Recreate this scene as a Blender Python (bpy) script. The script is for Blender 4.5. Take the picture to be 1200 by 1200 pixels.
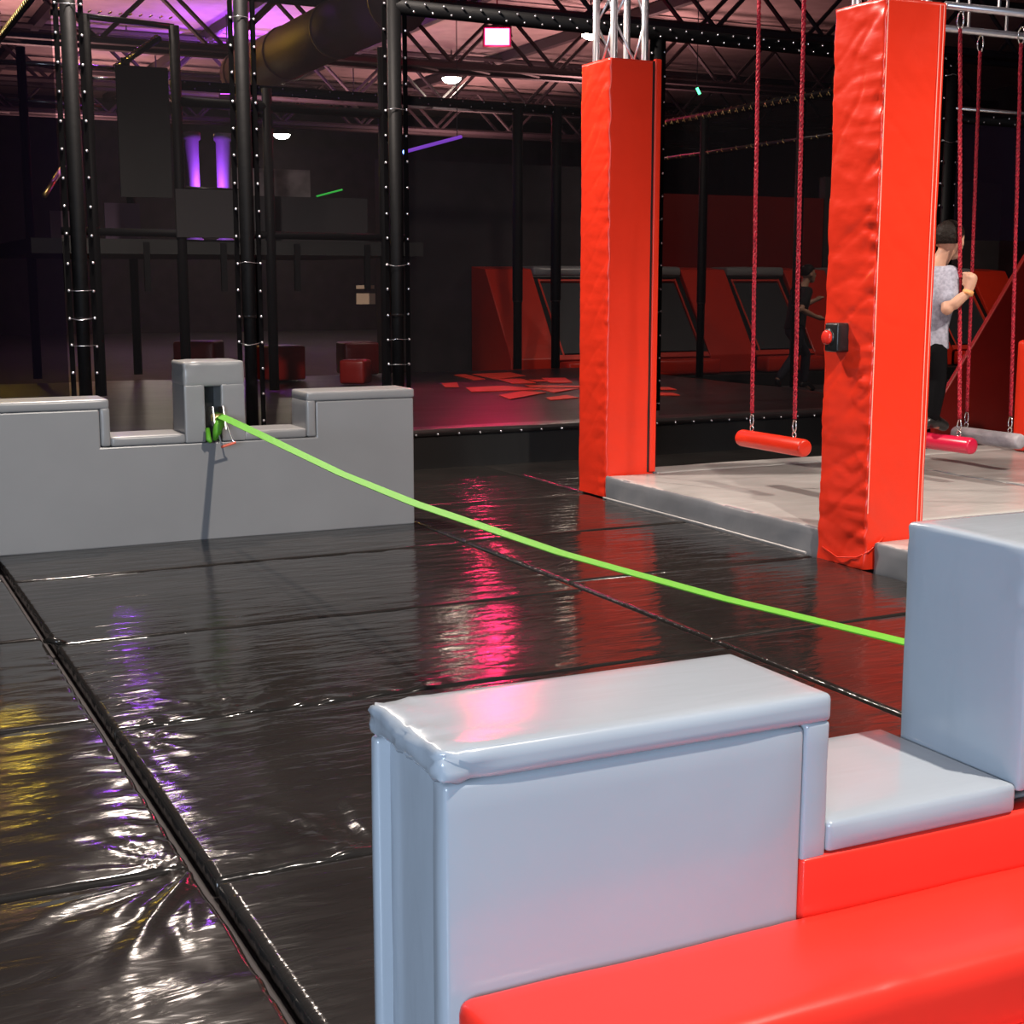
import bpy, bmesh, math, random
import numpy as np
from mathutils import Vector, Matrix, noise

for o in list(bpy.data.objects): bpy.data.objects.remove(o)
S = bpy.context.scene
C = S.collection
R = math.radians
rnd = random.Random(7)

# ------------------------------------------------------------------ camera
cam = bpy.data.objects.new('camera', bpy.data.cameras.new('camera')); C.objects.link(cam)
cam.data.sensor_width = 36; cam.data.lens = 36 * 1666 / 1200
cam.location = (0, 0, 1.5)
cam.rotation_euler = (R(90) - math.atan(270 / 1666), 0, R(-26))
cam.data.clip_end = 200
S.camera = cam
# ------------------------------------------------------------------ world, exposure
w = bpy.data.worlds.new('world'); S.world = w; w.use_nodes = True
w.node_tree.nodes['Background'].inputs[0].default_value = (.10, .085, .08, 1)
w.node_tree.nodes['Background'].inputs[1].default_value = .15
S.view_settings.view_transform = 'Standard'; S.view_settings.look = 'None'
S.view_settings.exposure = 0.0; S.view_settings.gamma = 1; S.view_settings.use_curve_mapping = False

# ------------------------------------------------------------------ lights
def lamp(name, typ, loc, energy, color, target=None, **kw):
    d = bpy.data.lights.new(name, typ); d.energy = energy; d.color = color
    for k, v in kw.items(): setattr(d, k, v)
    o = bpy.data.objects.new(name, d); C.objects.link(o); o.location = loc
    if target is not None:
        o.rotation_euler = (Vector(target) - Vector(loc)).to_track_quat('-Z', 'Y').to_euler()
    return o
WARM = (1, .90, .80)
lamp('hall_lamp_main', 'SPOT', (2.75, .55, 6.0), 2300, WARM, (1.5, 5.0, 0), spot_size=R(92), spot_blend=.65, shadow_soft_size=.06)
lamp('added_cool_fill', 'AREA', (-3.2, -2.6, 2.0), 600, (.66, .80, 1), (1.6, 2.6, .6), shape='RECTANGLE', size=2.6, size_y=1.7)  # added cool fill from behind the camera, lifts the near upright faces
lamp('hall_lamp_right', 'SPOT', (7.4, 2.9, 6.0), 1900, (1, .88, .76), (6.9, 6.0, 0), spot_size=R(62), spot_blend=.7, shadow_soft_size=.2)
lamp('hall_lamp_cage', 'SPOT', (2.1, 9.9, 6.2), 2400, (1, .86, .76), (2.6, 8.6, 0), spot_size=R(150), spot_blend=.4, shadow_soft_size=.16)
lamp('hall_lamp_stage', 'SPOT', (3.0, 15.9, 6.0), 350, (1, .84, .72), (2.0, 8, 0), spot_size=R(140), spot_blend=.4, shadow_soft_size=.25)
lamp('hall_lamp_court', 'SPOT', (7.5, 14.0, 6.2), 260, (1, .85, .74), (8.2, 15.2, .3), spot_size=R(110), spot_blend=.6, shadow_soft_size=.15)
lamp('hall_lamp_trampolines', 'SPOT', (13.4, 13.0, 6.2), 620, (1, .84, .72), (14.2, 18.0, .6), spot_size=R(88), spot_blend=.6, shadow_soft_size=.2)
for _x, _y in ((4, 28), (15, 27), (10, 30), (16, 35), (6, 37)):
    lamp('added_roof_fill', 'SPOT', (_x, _y, 3.6), 1500, (1, .48, .46), (_x, _y, 7), spot_size=R(150), spot_blend=.8, shadow_soft_size=.3)  # added reddish fill from below without fixtures, brightens the roof sheets

# ------------------------------------------------------------------ materials
MATS = {}
def mat(name, color, rough=.5, metal=0, bump=0, scale=(1, 1, 1), detail=3, emit=None, estr=0, vary=0, spec=.5, coat=0, dist=.02, alpha=1, colscale=None, transl=0):
    if name in MATS: return MATS[name]
    m = bpy.data.materials.new(name); m.use_nodes = True; MATS[name] = m
    nt = m.node_tree; b = nt.nodes['Principled BSDF']
    b.inputs['Base Color'].default_value = (*color, 1)
    b.inputs['Roughness'].default_value = rough
    b.inputs['Metallic'].default_value = metal
    b.inputs['Specular IOR Level'].default_value = spec
    b.inputs['Coat Weight'].default_value = coat
    b.inputs['Coat Roughness'].default_value = .12
    if emit:
        b.inputs['Emission Color'].default_value = (*emit, 1); b.inputs['Emission Strength'].default_value = estr
    tc = nt.nodes.new('ShaderNodeTexCoord')
    if bump:
        mp = nt.nodes.new('ShaderNodeMapping'); mp.inputs['Scale'].default_value = scale
        n = nt.nodes.new('ShaderNodeTexNoise'); n.inputs['Scale'].default_value = 1; n.inputs['Detail'].default_value = detail
        n.inputs['Distortion'].default_value = .4
        bp = nt.nodes.new('ShaderNodeBump'); bp.inputs['Strength'].default_value = bump; bp.inputs['Distance'].default_value = dist
        nt.links.new(tc.outputs['Object'], mp.inputs[0]); nt.links.new(mp.outputs[0], n.inputs['Vector'])
        nt.links.new(n.outputs[0], bp.inputs['Height']); nt.links.new(bp.outputs[0], b.inputs['Normal'])
    if vary:
        n2 = nt.nodes.new('ShaderNodeTexNoise'); n2.inputs['Scale'].default_value = colscale or 2.5; n2.inputs['Detail'].default_value = 5
        rp = nt.nodes.new('ShaderNodeValToRGB')
        rp.color_ramp.elements[0].color = (*[c * (1 - vary) for c in color], 1); rp.color_ramp.elements[0].position = .3
        rp.color_ramp.elements[1].color = (*[min(1, c * (1 + vary)) for c in color], 1); rp.color_ramp.elements[1].position = .7
        nt.links.new(tc.outputs['Object'], n2.inputs['Vector']); nt.links.new(n2.outputs[0], rp.inputs[0]); nt.links.new(rp.outputs[0], b.inputs['Base Color'])
    if alpha < 1:
        b.inputs['Alpha'].default_value = alpha
    return m
M_BLACK = mat('black_vinyl', (.018, .0162, .015), .115, bump=.6, scale=(3.2, 14, 3), detail=4, vary=.25, dist=.012, spec=.23)
M_BLACKL = mat('black_vinyl_loose', (.016, .014, .0125), .115, bump=.4, scale=(3, 10, 3), detail=4, vary=.25, dist=.012, spec=.45)
M_SKIRT = mat('black_cloth', (.005, .005, .005), .7, bump=.2, scale=(6, 6, 2))
M_COURT = mat('court_vinyl', (.016, .014, .014), .33, bump=.3, scale=(1.2, 2.6, 2), detail=3, vary=.3, dist=.03)
M_GREY = mat('grey_vinyl', (.25, .25, .25), .30, bump=.12, scale=(3, 3, 5), detail=3, vary=.04, dist=.02)
M_GREYF = mat('blue_grey_vinyl', (.285, .315, .35), .19, bump=.10, scale=(2.5, 12, 4), detail=3, vary=.03, dist=.02)
M_GREYP = mat('light_grey_vinyl', (.40, .385, .37), .26, bump=.35, scale=(1.3, 4, 3), detail=3, vary=.12, dist=.03)
M_RED = mat('red_vinyl', (.70, .030, .010), .34, bump=.10, scale=(5, 5, 14), detail=3, vary=.05, dist=.02)
M_REDF = mat('bright_red_vinyl', (.72, .030, .018), .30, bump=.06, scale=(2, 5, 5), detail=2, vary=.03, dist=.02)
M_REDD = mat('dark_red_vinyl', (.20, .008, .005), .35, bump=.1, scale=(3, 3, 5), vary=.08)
M_PRINT = mat('red_print', (.75, .05, .025), .4)
M_ALU = mat('aluminium', (.62, .60, .62), .32, metal=.9)
M_STEEL = mat('steel', (.75, .74, .72), .25, metal=1)
M_GOLD = mat('gold_tie', (.85, .65, .25), .3, metal=.8)
M_STUD = mat('stud_silver', (.85, .84, .88), .22, metal=.85)
M_PAD = mat('black_padding', (.003, .003, .0035), .6, spec=.15, bump=.15, scale=(8, 8, 10))
M_HEM = mat('net_hem_black', (.0022, .002, .0025), .9, spec=.08)
M_TUBE = mat('dark_tube', (.035, .03, .03), .3, metal=.6)
M_WALL = mat('dark_wall', (.035, .028, .030), .8, vary=.25)
M_CEIL = mat('ceiling_sheet', (.30, .24, .23), .7, bump=.3, scale=(.2, 14, 1), vary=.15)
M_TRUSS = mat('truss_steel', (.035, .025, .03), .6)
M_DUCT = mat('duct_metal', (.30, .21, .18), .6, metal=.3)
M_GREEN = mat('green_webbing', (.11, .40, .02), .6, bump=.3, scale=(60, 60, 60))
M_ROPE = mat('red_rope', (.42, .008, .025), .6, bump=.9, scale=(70, 70, 45), detail=1, vary=.5, colscale=60)
M_SKIN = mat('skin', (.55, .30, .20), .55)
M_SHIRT = mat('heather_shirt', (.33, .33, .40), .9, vary=.25, colscale=45, bump=.3, scale=(14, 14, 14))
M_PANTS = mat('black_trousers', (.004, .004, .005), .9, spec=.1)
M_HAIR = mat('dark_hair', (.010, .006, .004), .6, spec=.2, bump=.6, scale=(40, 40, 40))
M_DARK = mat('black_plastic', (.012, .012, .012), .35)
M_THREAD = mat('pale_thread', (.95, .45, .35), .6)

def net_mat(name, color, alpha):
    m = bpy.data.materials.new(name); m.use_nodes = True
    nt = m.node_tree; nt.nodes.remove(nt.nodes['Principled BSDF']); out = nt.nodes['Material Output']
    d = nt.nodes.new('ShaderNodeBsdfDiffuse'); d.inputs[0].default_value = (*color, 1)
    t = nt.nodes.new('ShaderNodeBsdfTransparent'); mx = nt.nodes.new('ShaderNodeMixShader'); mx.inputs[0].default_value = alpha
    nt.links.new(t.outputs[0], mx.inputs[1]); nt.links.new(d.outputs[0], mx.inputs[2]); nt.links.new(mx.outputs[0], out.inputs[0])
    return m
M_NET = net_mat('black_net', (.012, .011, .012), .42)
M_NETD = net_mat('dense_net', (.045, .028, .050), .80)

# ------------------------------------------------------------------ mesh helpers
def link(name, me, m, parent=None, smooth=False):
    if m is not None and len(me.materials) == 0: me.materials.append(m)
    if smooth:
        me.polygons.foreach_set('use_smooth', [True] * len(me.polygons))
    o = bpy.data.objects.new(name, me); C.objects.link(o)
    if parent is not None: o.parent = parent
    return o
def tag(o, label, cat, group=None):
    o['label'] = label; o['category'] = cat
    if group: o['group'] = group
    return o
def thing(name, label, cat, loc=(0, 0, 0), group=None, rz=0):
    o = bpy.data.objects.new(name, None); C.objects.link(o); o.location = loc; o.rotation_euler = (0, 0, rz)
    o.empty_display_size = .1
    return tag(o, label, cat, group)
def struct(o): o['kind'] = 'structure'; return o
def stuff(o): o['kind'] = 'stuff'; return o

class MB:
    def __init__(s, org=(0, 0, 0)): s.v = []; s.f = []; s.o = Vector(org)
    def add(s, vs, fs):
        n = len(s.v); s.v += [tuple(Vector(v) - s.o) for v in vs]; s.f += [tuple(i + n for i in f) for f in fs]; return s
    def box(s, x0, x1, y0, y1, z0, z1):
        return s.add([(x0,y0,z0),(x1,y0,z0),(x1,y1,z0),(x0,y1,z0),(x0,y0,z1),(x1,y0,z1),(x1,y1,z1),(x0,y1,z1)],
                     [(0,3,2,1),(4,5,6,7),(0,1,5,4),(1,2,6,5),(2,3,7,6),(3,0,4,7)])
    def tube(s, pts, r, n=8, caps=True):
        pts = [Vector(p) for p in pts]; rs = r if isinstance(r, (list, tuple)) else [r] * len(pts)
        vs = []; fs = []; up = None
        for i, p in enumerate(pts):
            d = (pts[min(i+1, len(pts)-1)] - pts[max(i-1, 0)]).normalized()
            if up is None: up = d.orthogonal().normalized()
            u = (up - d * up.dot(d)).normalized(); up = u; v = d.cross(u)
            for k in range(n):
                a = 2 * math.pi * k / n; vs.append(p + (u * math.cos(a) + v * math.sin(a)) * rs[i])
        for i in range(len(pts) - 1):
            for k in range(n):
                a, b = i*n+k, i*n+(k+1) % n; fs.append((a, b, b+n, a+n))
        if caps: fs.append(tuple(range(n))[::-1]); fs.append(tuple((len(pts)-1)*n + k for k in range(n)))
        return s.add(vs, fs)
    def ball(s, c, r, n=6, m=4, sc=(1, 1, 1)):
        vs = [(c[0], c[1], c[2] + r*sc[2])]; fs = []
        for j in range(1, m):
            t = math.pi * j / m
            for k in range(n):
                a = 2*math.pi*k/n; vs.append((c[0]+r*sc[0]*math.sin(t)*math.cos(a), c[1]+r*sc[1]*math.sin(t)*math.sin(a), c[2]+r*sc[2]*math.cos(t)))
        vs.append((c[0], c[1], c[2] - r*sc[2])); L = len(vs) - 1
        for k in range(n): fs.append((0, 1+k, 1+(k+1) % n)); fs.append((L, 1+(m-2)*n+(k+1) % n, 1+(m-2)*n+k))
        for j in range(m-2):
            for k in range(n): a = 1+j*n+k; b = 1+j*n+(k+1) % n; fs.append((a, a+n, b+n, b))
        return s.add(vs, fs)
    def prism(s, poly, axis, a0, a1):
        def P(p, a): return {'x': (a, p[0], p[1]), 'y': (p[0], a, p[1]), 'z': (p[0], p[1], a)}[axis]
        n = len(poly); vs = [P(p, a0) for p in poly] + [P(p, a1) for p in poly]
        fs = [tuple(range(n)), tuple(range(2*n-1, n-1, -1))] + [(i, (i+1) % n, (i+1) % n + n, i+n) for i in range(n)]
        return s.add(vs, fs)
    def me(s, name, bev=0, seg=2, fix=True):
        m = bpy.data.meshes.new(name); m.from_pydata(s.v, [], s.f)
        if fix or bev:
            bm = bmesh.new(); bm.from_mesh(m); bmesh.ops.recalc_face_normals(bm, faces=bm.faces)
            if bev: bmesh.ops.bevel(bm, geom=bm.edges[:], offset=bev, segments=seg, profile=.5, affect='EDGES', clamp_overlap=True)
            bm.to_mesh(m); bm.free()
        return m
    def build(s, name, m, parent=None, bev=0, smooth=False, seg=2):
        return link(name, s.me(name, bev, seg), m, parent, smooth)

def fbm(x, y, z=0., o=3): return noise.fractal(Vector((x, y, z)), 1.0, 2.0, o)

def pad(name, b, m, parent=None, r=.02, puff=.004, wr=0, res=.04, seed=0, org=(0, 0, 0), fn=None, ws=9):
    """A soft rounded upholstered box with gentle puff and creases."""
    x0, x1, y0, y1, z0, z1 = b
    lo = np.array([x0, y0, z0]); hi = np.array([x1, y1, z1]); c = (lo+hi)/2; h = (hi-lo)/2
    r = min(r, h.min() * .95)
    cnt = [max(2, min(90, int(math.ceil(2*k/res)))) for k in h]
    def axis(k):
        inner = np.linspace(-(h[k]-r), h[k]-r, cnt[k]+1)
        e = [-h[k], -h[k] + r*.3, ]
        return np.concatenate([[-h[k], -h[k]+r*.42], inner, [h[k]-r*.42, h[k]]])
    ax = [axis(0), axis(1), axis(2)]
    verts = {}; V = []; Fc = []
    def vid(p):
        k = (round(p[0], 5), round(p[1], 5), round(p[2], 5))
        if k not in verts: verts[k] = len(V); V.append(p)
        return verts[k]
    for a in range(3):
        u, v = (a+1) % 3, (a+2) % 3
        for sgn in (-1, 1):
            g = [[None]*len(ax[v]) for _ in ax[u]]
            for i, uu in enumerate(ax[u]):
                for j, vv in enumerate(ax[v]):
                    p = [0, 0, 0]; p[a] = sgn*h[a]; p[u] = uu; p[v] = vv; g[i][j] = vid(tuple(p))
            for i in range(len(ax[u])-1):
                for j in range(len(ax[v])-1):
                    q = (g[i][j], g[i+1][j], g[i+1][j+1], g[i][j+1])
                    Fc.append(q if sgn > 0 else q[::-1])
    out = []
    for p in V:
        p = np.array(p); q = np.clip(p, -(h-r), h-r); d = p-q; L = np.linalg.norm(d)
        nrm = d/L if L > 1e-9 else np.zeros(3)
        pos = q + nrm*r
        e = np.abs(p)/h; dd = sorted(e)
        f = 1.0
        for k in range(3):
            if abs(nrm[k]) < .9: f *= max(0, 1 - e[k]**4)
        disp = puff*f
        wp = pos + c
        if wr: disp += wr * fbm(wp[0]*ws+seed, wp[1]*ws, wp[2]*ws)
        if fn: disp += fn(wp, nrm)
        out.append(tuple(wp + nrm*disp - np.array(org)))
    me = bpy.data.meshes.new(name); me.from_pydata(out, [], Fc)
    return link(name, me, m, parent, True)

def sheet(name, x0, x1, y0, y1, zf, m, parent=None, res=.03, depth=.05, loc=None):
    """A mat: height-field top with a skirt down to the floor."""
    nx = max(4, int((x1-x0)/res)); ny = max(4, int((y1-y0)/res))
    def ax(a, b, n):
        t = np.linspace(a, b, n); return np.concatenate([[a, a+.006, a+.014], t[1:-1], [b-.014, b-.006, b]])
    X = ax(x0, x1, nx); Y = ax(y0, y1, ny); cx, cy = (x0+x1)/2, (y0+y1)/2
    V = []; F = []; W = len(X); Hn = len(Y)
    for y in Y:
        for x in X:
            d = min(x-x0, x1-x, y-y0, y1-y)
            z = -.012*(1-min(1, d/.014))**2 + zf(x, y, d)
            V.append((x-cx, y-cy, z))
    for j in range(Hn-1):
        for i in range(W-1): a = j*W+i; F.append((a, a+1, a+1+W, a+W))
    rim = list(range(W)) + [j*W+W-1 for j in range(1, Hn)] + [(Hn-1)*W+i for i in range(W-2, -1, -1)] + [j*W for j in range(Hn-2, 0, -1)]
    n0 = len(V)
    for k in rim: V.append((V[k][0], V[k][1], -depth))
    n = len(rim)
    for k in range(n): F.append((rim[k], n0+k, n0+(k+1) % n, rim[(k+1) % n]))
    me = bpy.data.meshes.new(name); me.from_pydata(V, [], F)
    o = link(name, me, m, parent, True); o.location = (cx, cy, 0)
    return o

# ================================================================== THE SETTING
def slab(name, b, m): return struct(MB().box(*b).build(name, m))
slab('floor', (-8, 30, -6, 44, -.25, -.05), M_WALL)
slab('ceiling', (-8, 30, -6, 44, 6.8, 7.0), M_CEIL)
slab('wall_far', (-8, 30, 44, 44.2, -.05, 6.8), M_WALL)
slab('wall_left', (-8.2, -8, -6, 44.2, -.05, 6.8), M_WALL)
slab('wall_right', (30, 30.2, -6, 44.2, -.05, 6.8), M_WALL)
slab('wall_behind', (-8.2, 30.2, -6.2, -6, -.05, 6.8), M_WALL)

# ------------------------------------------------------------------ black floor mats
def mk_zf(seed, ripple=.0012, seams=(), radial=(), bed=None):
    def zf(x, y, d):
        z = .004*(1-math.exp(-d/.12)) + ripple*fbm(x*1.6+seed, y*9, seed) + .003*fbm(x*1.1, y*1.3+seed, 3.3, 2)
        for (kind, pos, amp, wl, reach, a0, a1) in seams:
            q, t = (x, y) if kind == 'x' else (y, x)
            dd = abs(q-pos)
            if dd < reach*4:
                win = max(0, min(1, (t-a0)/.15)) * max(0, min(1, (a1-t)/.15))
                z += win*amp*math.exp(-dd/reach)*math.sin(2*math.pi*t/wl + 5*fbm(t*2.3+seed, dd*2.0, seed))
        for (cx, cy, amp, n, reach) in radial:
            dx, dy = x-cx, y-cy; rr = math.hypot(dx, dy)
            if rr < reach*4:
                th = math.atan2(dy, dx)
                z += amp*min(1, rr/.08)*math.exp(-rr/reach)*math.sin(n*th + 4*fbm(th*2.5+seed, rr*2.2, seed))
        return z
    return zf
def floor_mat(x0, x1, y0, y1, label, seed, m=M_BLACK, res=.03, **kw):
    o = sheet('floor_mat', x0, x1, y0, y1, mk_zf(seed, **kw), m, res=res)
    return tag(o, label, 'mat', 'black vinyl floor mats')
A0, A1 = .822, 3.325
floor_mat(A0, A1, 7.43, 8.78, 'black vinyl mat the long grey slackline wall stands on', 1)
floor_mat(A0, A1, 6.02, 7.41, 'black vinyl mat one row in front of the long grey wall', 2, seams=[('y', 7.41, .003, .5, .04, 1.0, 3.2)])
floor_mat(A0, A1, 4.765, 6.0, 'black vinyl mat with pink lamp reflection behind the foreground grey block', 3, res=.022,
          seams=[('y', 4.765, .006, .16, .05, .85, 2.1), ('y', 6.0, .003, .6, .03, 1.2, 3.0)], radial=[(3.0, 4.8, .004, 14, .12), (1.25, 4.8, .007, 9, .22)])
floor_mat(A0, A1, 3.405, 4.745, 'black vinyl mat with violet sheen, left of the foreground grey block', 4, res=.022,
          seams=[('y', 3.405, .005, .22, .08, .9, 1.8)], radial=[(.84, 4.7, .006, 11, .25), (1.25, 3.46, .008, 7, .28)])
floor_mat(A0, A1, 2.155, 3.385, 'black vinyl mat in the lower foreground beside the pale block end', 5)
floor_mat(A0, A1, .7, 2.135, 'black vinyl mat beneath the foreground grey block', 6)
floor_mat(A0, A1, 8.80, 10.6, 'black vinyl mat behind the long grey wall, before the stage', 7)
B0, B1 = 3.345, 4.885
floor_mat(B0, B1, 8.82, 10.6, 'far black vinyl mat between grey wall end and shorter red column', 11)
floor_mat(B0, B1, 7.49, 8.80, 'black vinyl mat by the far corner of the pale grey platform', 12)
floor_mat(B0, B1, 6.215, 7.47, 'black vinyl mat midway along the pale grey platform edge', 13)
floor_mat(B0, B1, 4.92, 6.195, 'black vinyl mat at the foot of the nearer red column', 14)
floor_mat(B0, B1, 3.6, 4.9, 'black vinyl mat glowing dark red left of the tall grey block', 15)
floor_mat(4.905, 7.6, 8.93, 10.6, 'black vinyl mat between pale platform and black stage', 16, res=.05)
floor_mat(7.62, 10.2, 8.93, 10.6, 'black vinyl mat near the dark red ramp', 17, res=.05)
L0, L1 = -1.6, .782
floor_mat(L0, L1, 7.5, 8.78, 'black vinyl mat at the left end of the long grey wall', 21, m=M_BLACKL)
floor_mat(L0, L1, 6.165, 7.48, 'black vinyl mat at the left photo edge below grey wall', 22, m=M_BLACKL)
floor_mat(L0, L1, 4.905, 6.145, 'black vinyl mat with smooth yellow sheen at the left edge', 23, m=M_BLACKL, res=.025, seams=[('x', .782, .003, .14, .06, 5.0, 6.0)])
floor_mat(L0, L1, 3.525, 4.885, 'creased black vinyl mat glowing gold along the left edge', 24, m=M_BLACKL, res=.018,
          seams=[('x', .782, .0045, .15, .10, 3.55, 4.7)], radial=[(.80, 3.50, .006, 14, .22)])
floor_mat(L0, L1, 2.1, 3.505, 'heavily wrinkled black vinyl mat in the lower left corner', 25, m=M_BLACKL, res=.018,
          seams=[('x', .782, .004, .19, .10, 2.4, 3.3)], radial=[(.80, 3.52, .010, 11, .32)])
floor_mat(L0, L1, .7, 2.08, 'black vinyl mat nearest the camera, below the wrinkled corner mat', 26, m=M_BLACKL)
# small torn tab in the gap
tag(MB((.80, 6.05, 0)).tube([(.785, 6.10, .004), (.80, 6.06, .016), (.83, 6.03, .012), (.86, 6.04, .004)], [.010, .016, .014, .008], 8).build('vinyl_tab', M_BLACKL, smooth=True),
    'small torn black vinyl tab sticking up in the mat gap', 'vinyl tab').location = (.80, 6.05, 0)

# ------------------------------------------------------------------ slackline anchor walls
def corner_fold(pts, amp, n):
    def fn(p, nr):
        s = 0
        for (cx, cy, cz, rad) in pts:
            d = Vector((p[0]-cx, p[1]-cy, p[2]-cz)); r = d.length
            if r < rad*3: s += amp*math.exp(-(r/rad)**2)*math.sin(n*math.atan2(d.z, d.x+d.y) + 6*fbm(p[0]*9, p[1]*9, p[2]*9))
        return s
    return fn
# far wall
Yf, Yb = 8.18, 8.47
W = thing('slackline_wall', 'long low grey padded wall with notched top holding the green strap', 'padded wall', (2.05, 8.3, 0))
wo = (2.05, 8.3, 0)
poly = [(.80, .0), (3.31, .0), (3.31, .79), (2.68, .79), (2.68, .575), (1.41, .575), (1.41, .79), (.80, .79)]
MB(wo).prism(poly, 'y', Yf, Yb).build('front_panel', M_GREY, W, bev=.008)
pad('top_cap', (.80, 1.465, Yf-.008, Yb+.008, .792, .848), M_GREY, W, .014, .002, org=wo)
pad('side_cap', (1.413, 1.467, Yf-.006, Yb+.006, .58, .80), M_GREY, W, .012, .002, org=wo)
pad('top_cap', (2.62, 3.315, Yf-.008, Yb+.008, .792, .848), M_GREY, W, .014, .002, org=wo)
pad('side_cap', (2.618, 2.676, Yf-.006, Yb+.006, .58, .80), M_GREY, W, .012, .002, wr=.002, ws=20, org=wo)
pad('step_pad', (1.468, 1.89, Yf-.006, Yb+.006, .577, .632), M_GREY, W, .014, .002, org=wo)
pad('step_pad', (2.235, 2.617, Yf-.006, Yb+.006, .577, .632), M_GREY, W, .014, .002, org=wo)
# tower with a slot: left cheek, right cheek, lintel, dark back of the slot
tw = lambda p, n: .004*math.sin(26*p[2] + 5*fbm(p[0]*5, 1, p[2]*7))*max(0, 1-abs(p[0]-1.90)/.12)*max(0, (p[2]-.85)/.2) + .002*fbm(p[0]*12, p[1]*5, p[2]*16)
T = pad('tower', (1.888, 2.245, Yf-.012, Yb+.006, .90, 1.045), M_GREY, W, .016, .003, res=.02, fn=tw, org=wo)
pad('tower_cheek', (1.888, 2.008, Yf-.012, Yb+.006, .578, .915), M_GREY, W, .010, .001, res=.03, wr=.001, org=wo)
pad('tower_cheek', (2.103, 2.245, Yf-.012, Yb+.006, .578, .915), M_GREY, W, .010, .001, res=.03, wr=.0015, org=wo)
MB(wo).box(2.0, 2.11, Yf+.16, Yb, .578, .92).build('slot_back', M_DARK, W)
# near wall
yf, yb = 1.835, 2.125
N = thing('slackline_wall', 'pale blue-grey padded wall in the foreground with a stepped notch', 'padded wall', (1.5, 1.98, 0))
no = (1.5, 1.98, 0)
cf = corner_fold([(.79, yf, .80, .06), (.79, yb, .80, .07), (.79, 1.98, .79, .05)], .005, 5)
pad('front_panel', (.785, 1.437, yf, yf+.05, 0, .768), M_GREYF, N, .008, .003, res=.04, org=no,
    fn=lambda p, n: .004*math.exp(-((p[0]-1.40+.25*(.75-p[2]))/.05)**2)*max(0, 1-abs(p[2]-.62)/.2))
pad('back_panel', (.776, 1.45, yb-.03, yb, 0, .765), M_GREYF, N, .008, .002, org=no)
pad('end_panel', (.800, .85, yf+.03, yb-.02, 0, .775), M_GREYF, N, .01, .003, wr=.001, org=no)
MB(no).box(.86, 1.43, yf+.04, yb-.04, 0, .77).build('core', M_GREY, N)
pad('top_cap', (.776, 1.492, yf-.004, yb+.004, .770, .820), M_GREYF, N, .011, .003, res=.02, fn=cf, org=no)
pad('side_cap', (1.440, 1.490, yf-.002, yb+.002, .530, .772), M_GREYF, N, .007, .001, wr=.001, org=no)
pad('step_pad', (1.492, 1.922, yf-.004, yb+.08, .537, .592), M_GREYF, N, .010, .003, org=no)
tf = corner_fold([(1.92, yf, .985, .045), (1.92, yf, .93, .035), (1.92, yb, 1.0, .03)], .007, 4)
pad('tower', (1.925, 2.28, yf-.004, yb+.03, .575, 1.03), M_GREYF, N, .009, .003, res=.022, org=no,
    fn=lambda p, n: tf(p, n) + .003*math.sin(16*(p[2]+.7*p[1]))*max(0, (p[2]-.8)/.23)*max(0, 1-abs(p[0]-1.92)/.05) + .0015*fbm(p[0]*5, p[1]*6, p[2]*5))
MB(no).box(1.45, 2.28, yf+.06, yb, 0, .54).build('base', M_GREY, N, bev=.005)
pad('top_cap', (2.70, 3.31, yf-.006, yb+.004, .768, .822), M_GREYF, N, .016, .004, org=no)
pad('step_pad', (2.28, 2.70, yf+.01, yb, .535, .592), M_GREYF, N, .014, .003, org=no)
pad('front_panel', (2.28, 3.31, yf+.03, yb, 0, .768), M_GREYF, N, .014, .004, res=.08, org=no) if False else None
pad('end_panel', (2.71, 3.31, yf+.03, yb-.01, 0, .768), M_GREYF, N, .014, .004, res=.08, org=no)

# red padded bench in front of the near wall
Bn = thing('padded_bench', 'bright red vinyl padded bench against the foreground grey wall', 'bench', (1.9, 1.68, 0))
bo = (1.9, 1.68, 0)
pad('lower_riser', (1.440, 3.2, yf-.006, yf+.055, .30, .535), M_REDF, N, .006, .003, res=.06, org=no)['label'] = 'bright red vinyl panel under the step'
pad('bench_seat', (.795, 3.2, 1.56, yf-.008, .30, .440), M_REDF, Bn, .022, .004, res=.03, org=bo,
    fn=lambda p, n: .0035*math.exp(-((p[0]-1.43-.02*math.sin(p[1]*30))/.012)**2)*(n[2] > .5) + .002*fbm(p[0]*3, p[1]*7, 1))
pad('bench_front', (.80, 3.2, 1.50, yf-.01, 0, .31), M_REDF, Bn, .03, .008, res=.06, org=bo)

# ------------------------------------------------------------------ slackline
pts = [(8.22, .735), (8.0, .735), (7.34, .71), (5.98, .655), (5.12, .642), (3.88, .655), (2.99, .69), (2.34, .73), (2.08, .745)]
ys = [p[0] for p in pts][::-1]; zs = [p[1] for p in pts][::-1]
n = 90; V = []; F = []
for i in range(n+1):
    t = i/n; y = 8.22 + (2.13-8.22)*t; z = float(np.interp(y, ys, zs))
    tw_ = R(28)*(1-t)**1.3 + R(5)*math.sin(14*t)*(1-t)
    u = Vector((math.cos(tw_), 0, math.sin(tw_))); k = Vector((-math.sin(tw_), 0, math.cos(tw_)))*.0015
    c0 = Vector((2.07, y, z)) - Vector((2.07, 5.2, 0))
    for a, b in ((-1, -1), (1, -1), (1, 1), (-1, 1)): V.append(c0 + u*.021*a + k*b)
for i in range(n):
    for k in range(4): F.append((i*4+k, i*4+(k+1) % 4, i*4+4+(k+1) % 4, i*4+4+k))
F += [(0, 1, 2, 3), (n*4+3, n*4+2, n*4+1, n*4)]
me = bpy.data.meshes.new('slackline'); me.from_pydata(V, [], F)
sl = link('slackline', me, M_GREEN); sl.location = (2.07, 5.2, 0)
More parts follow.
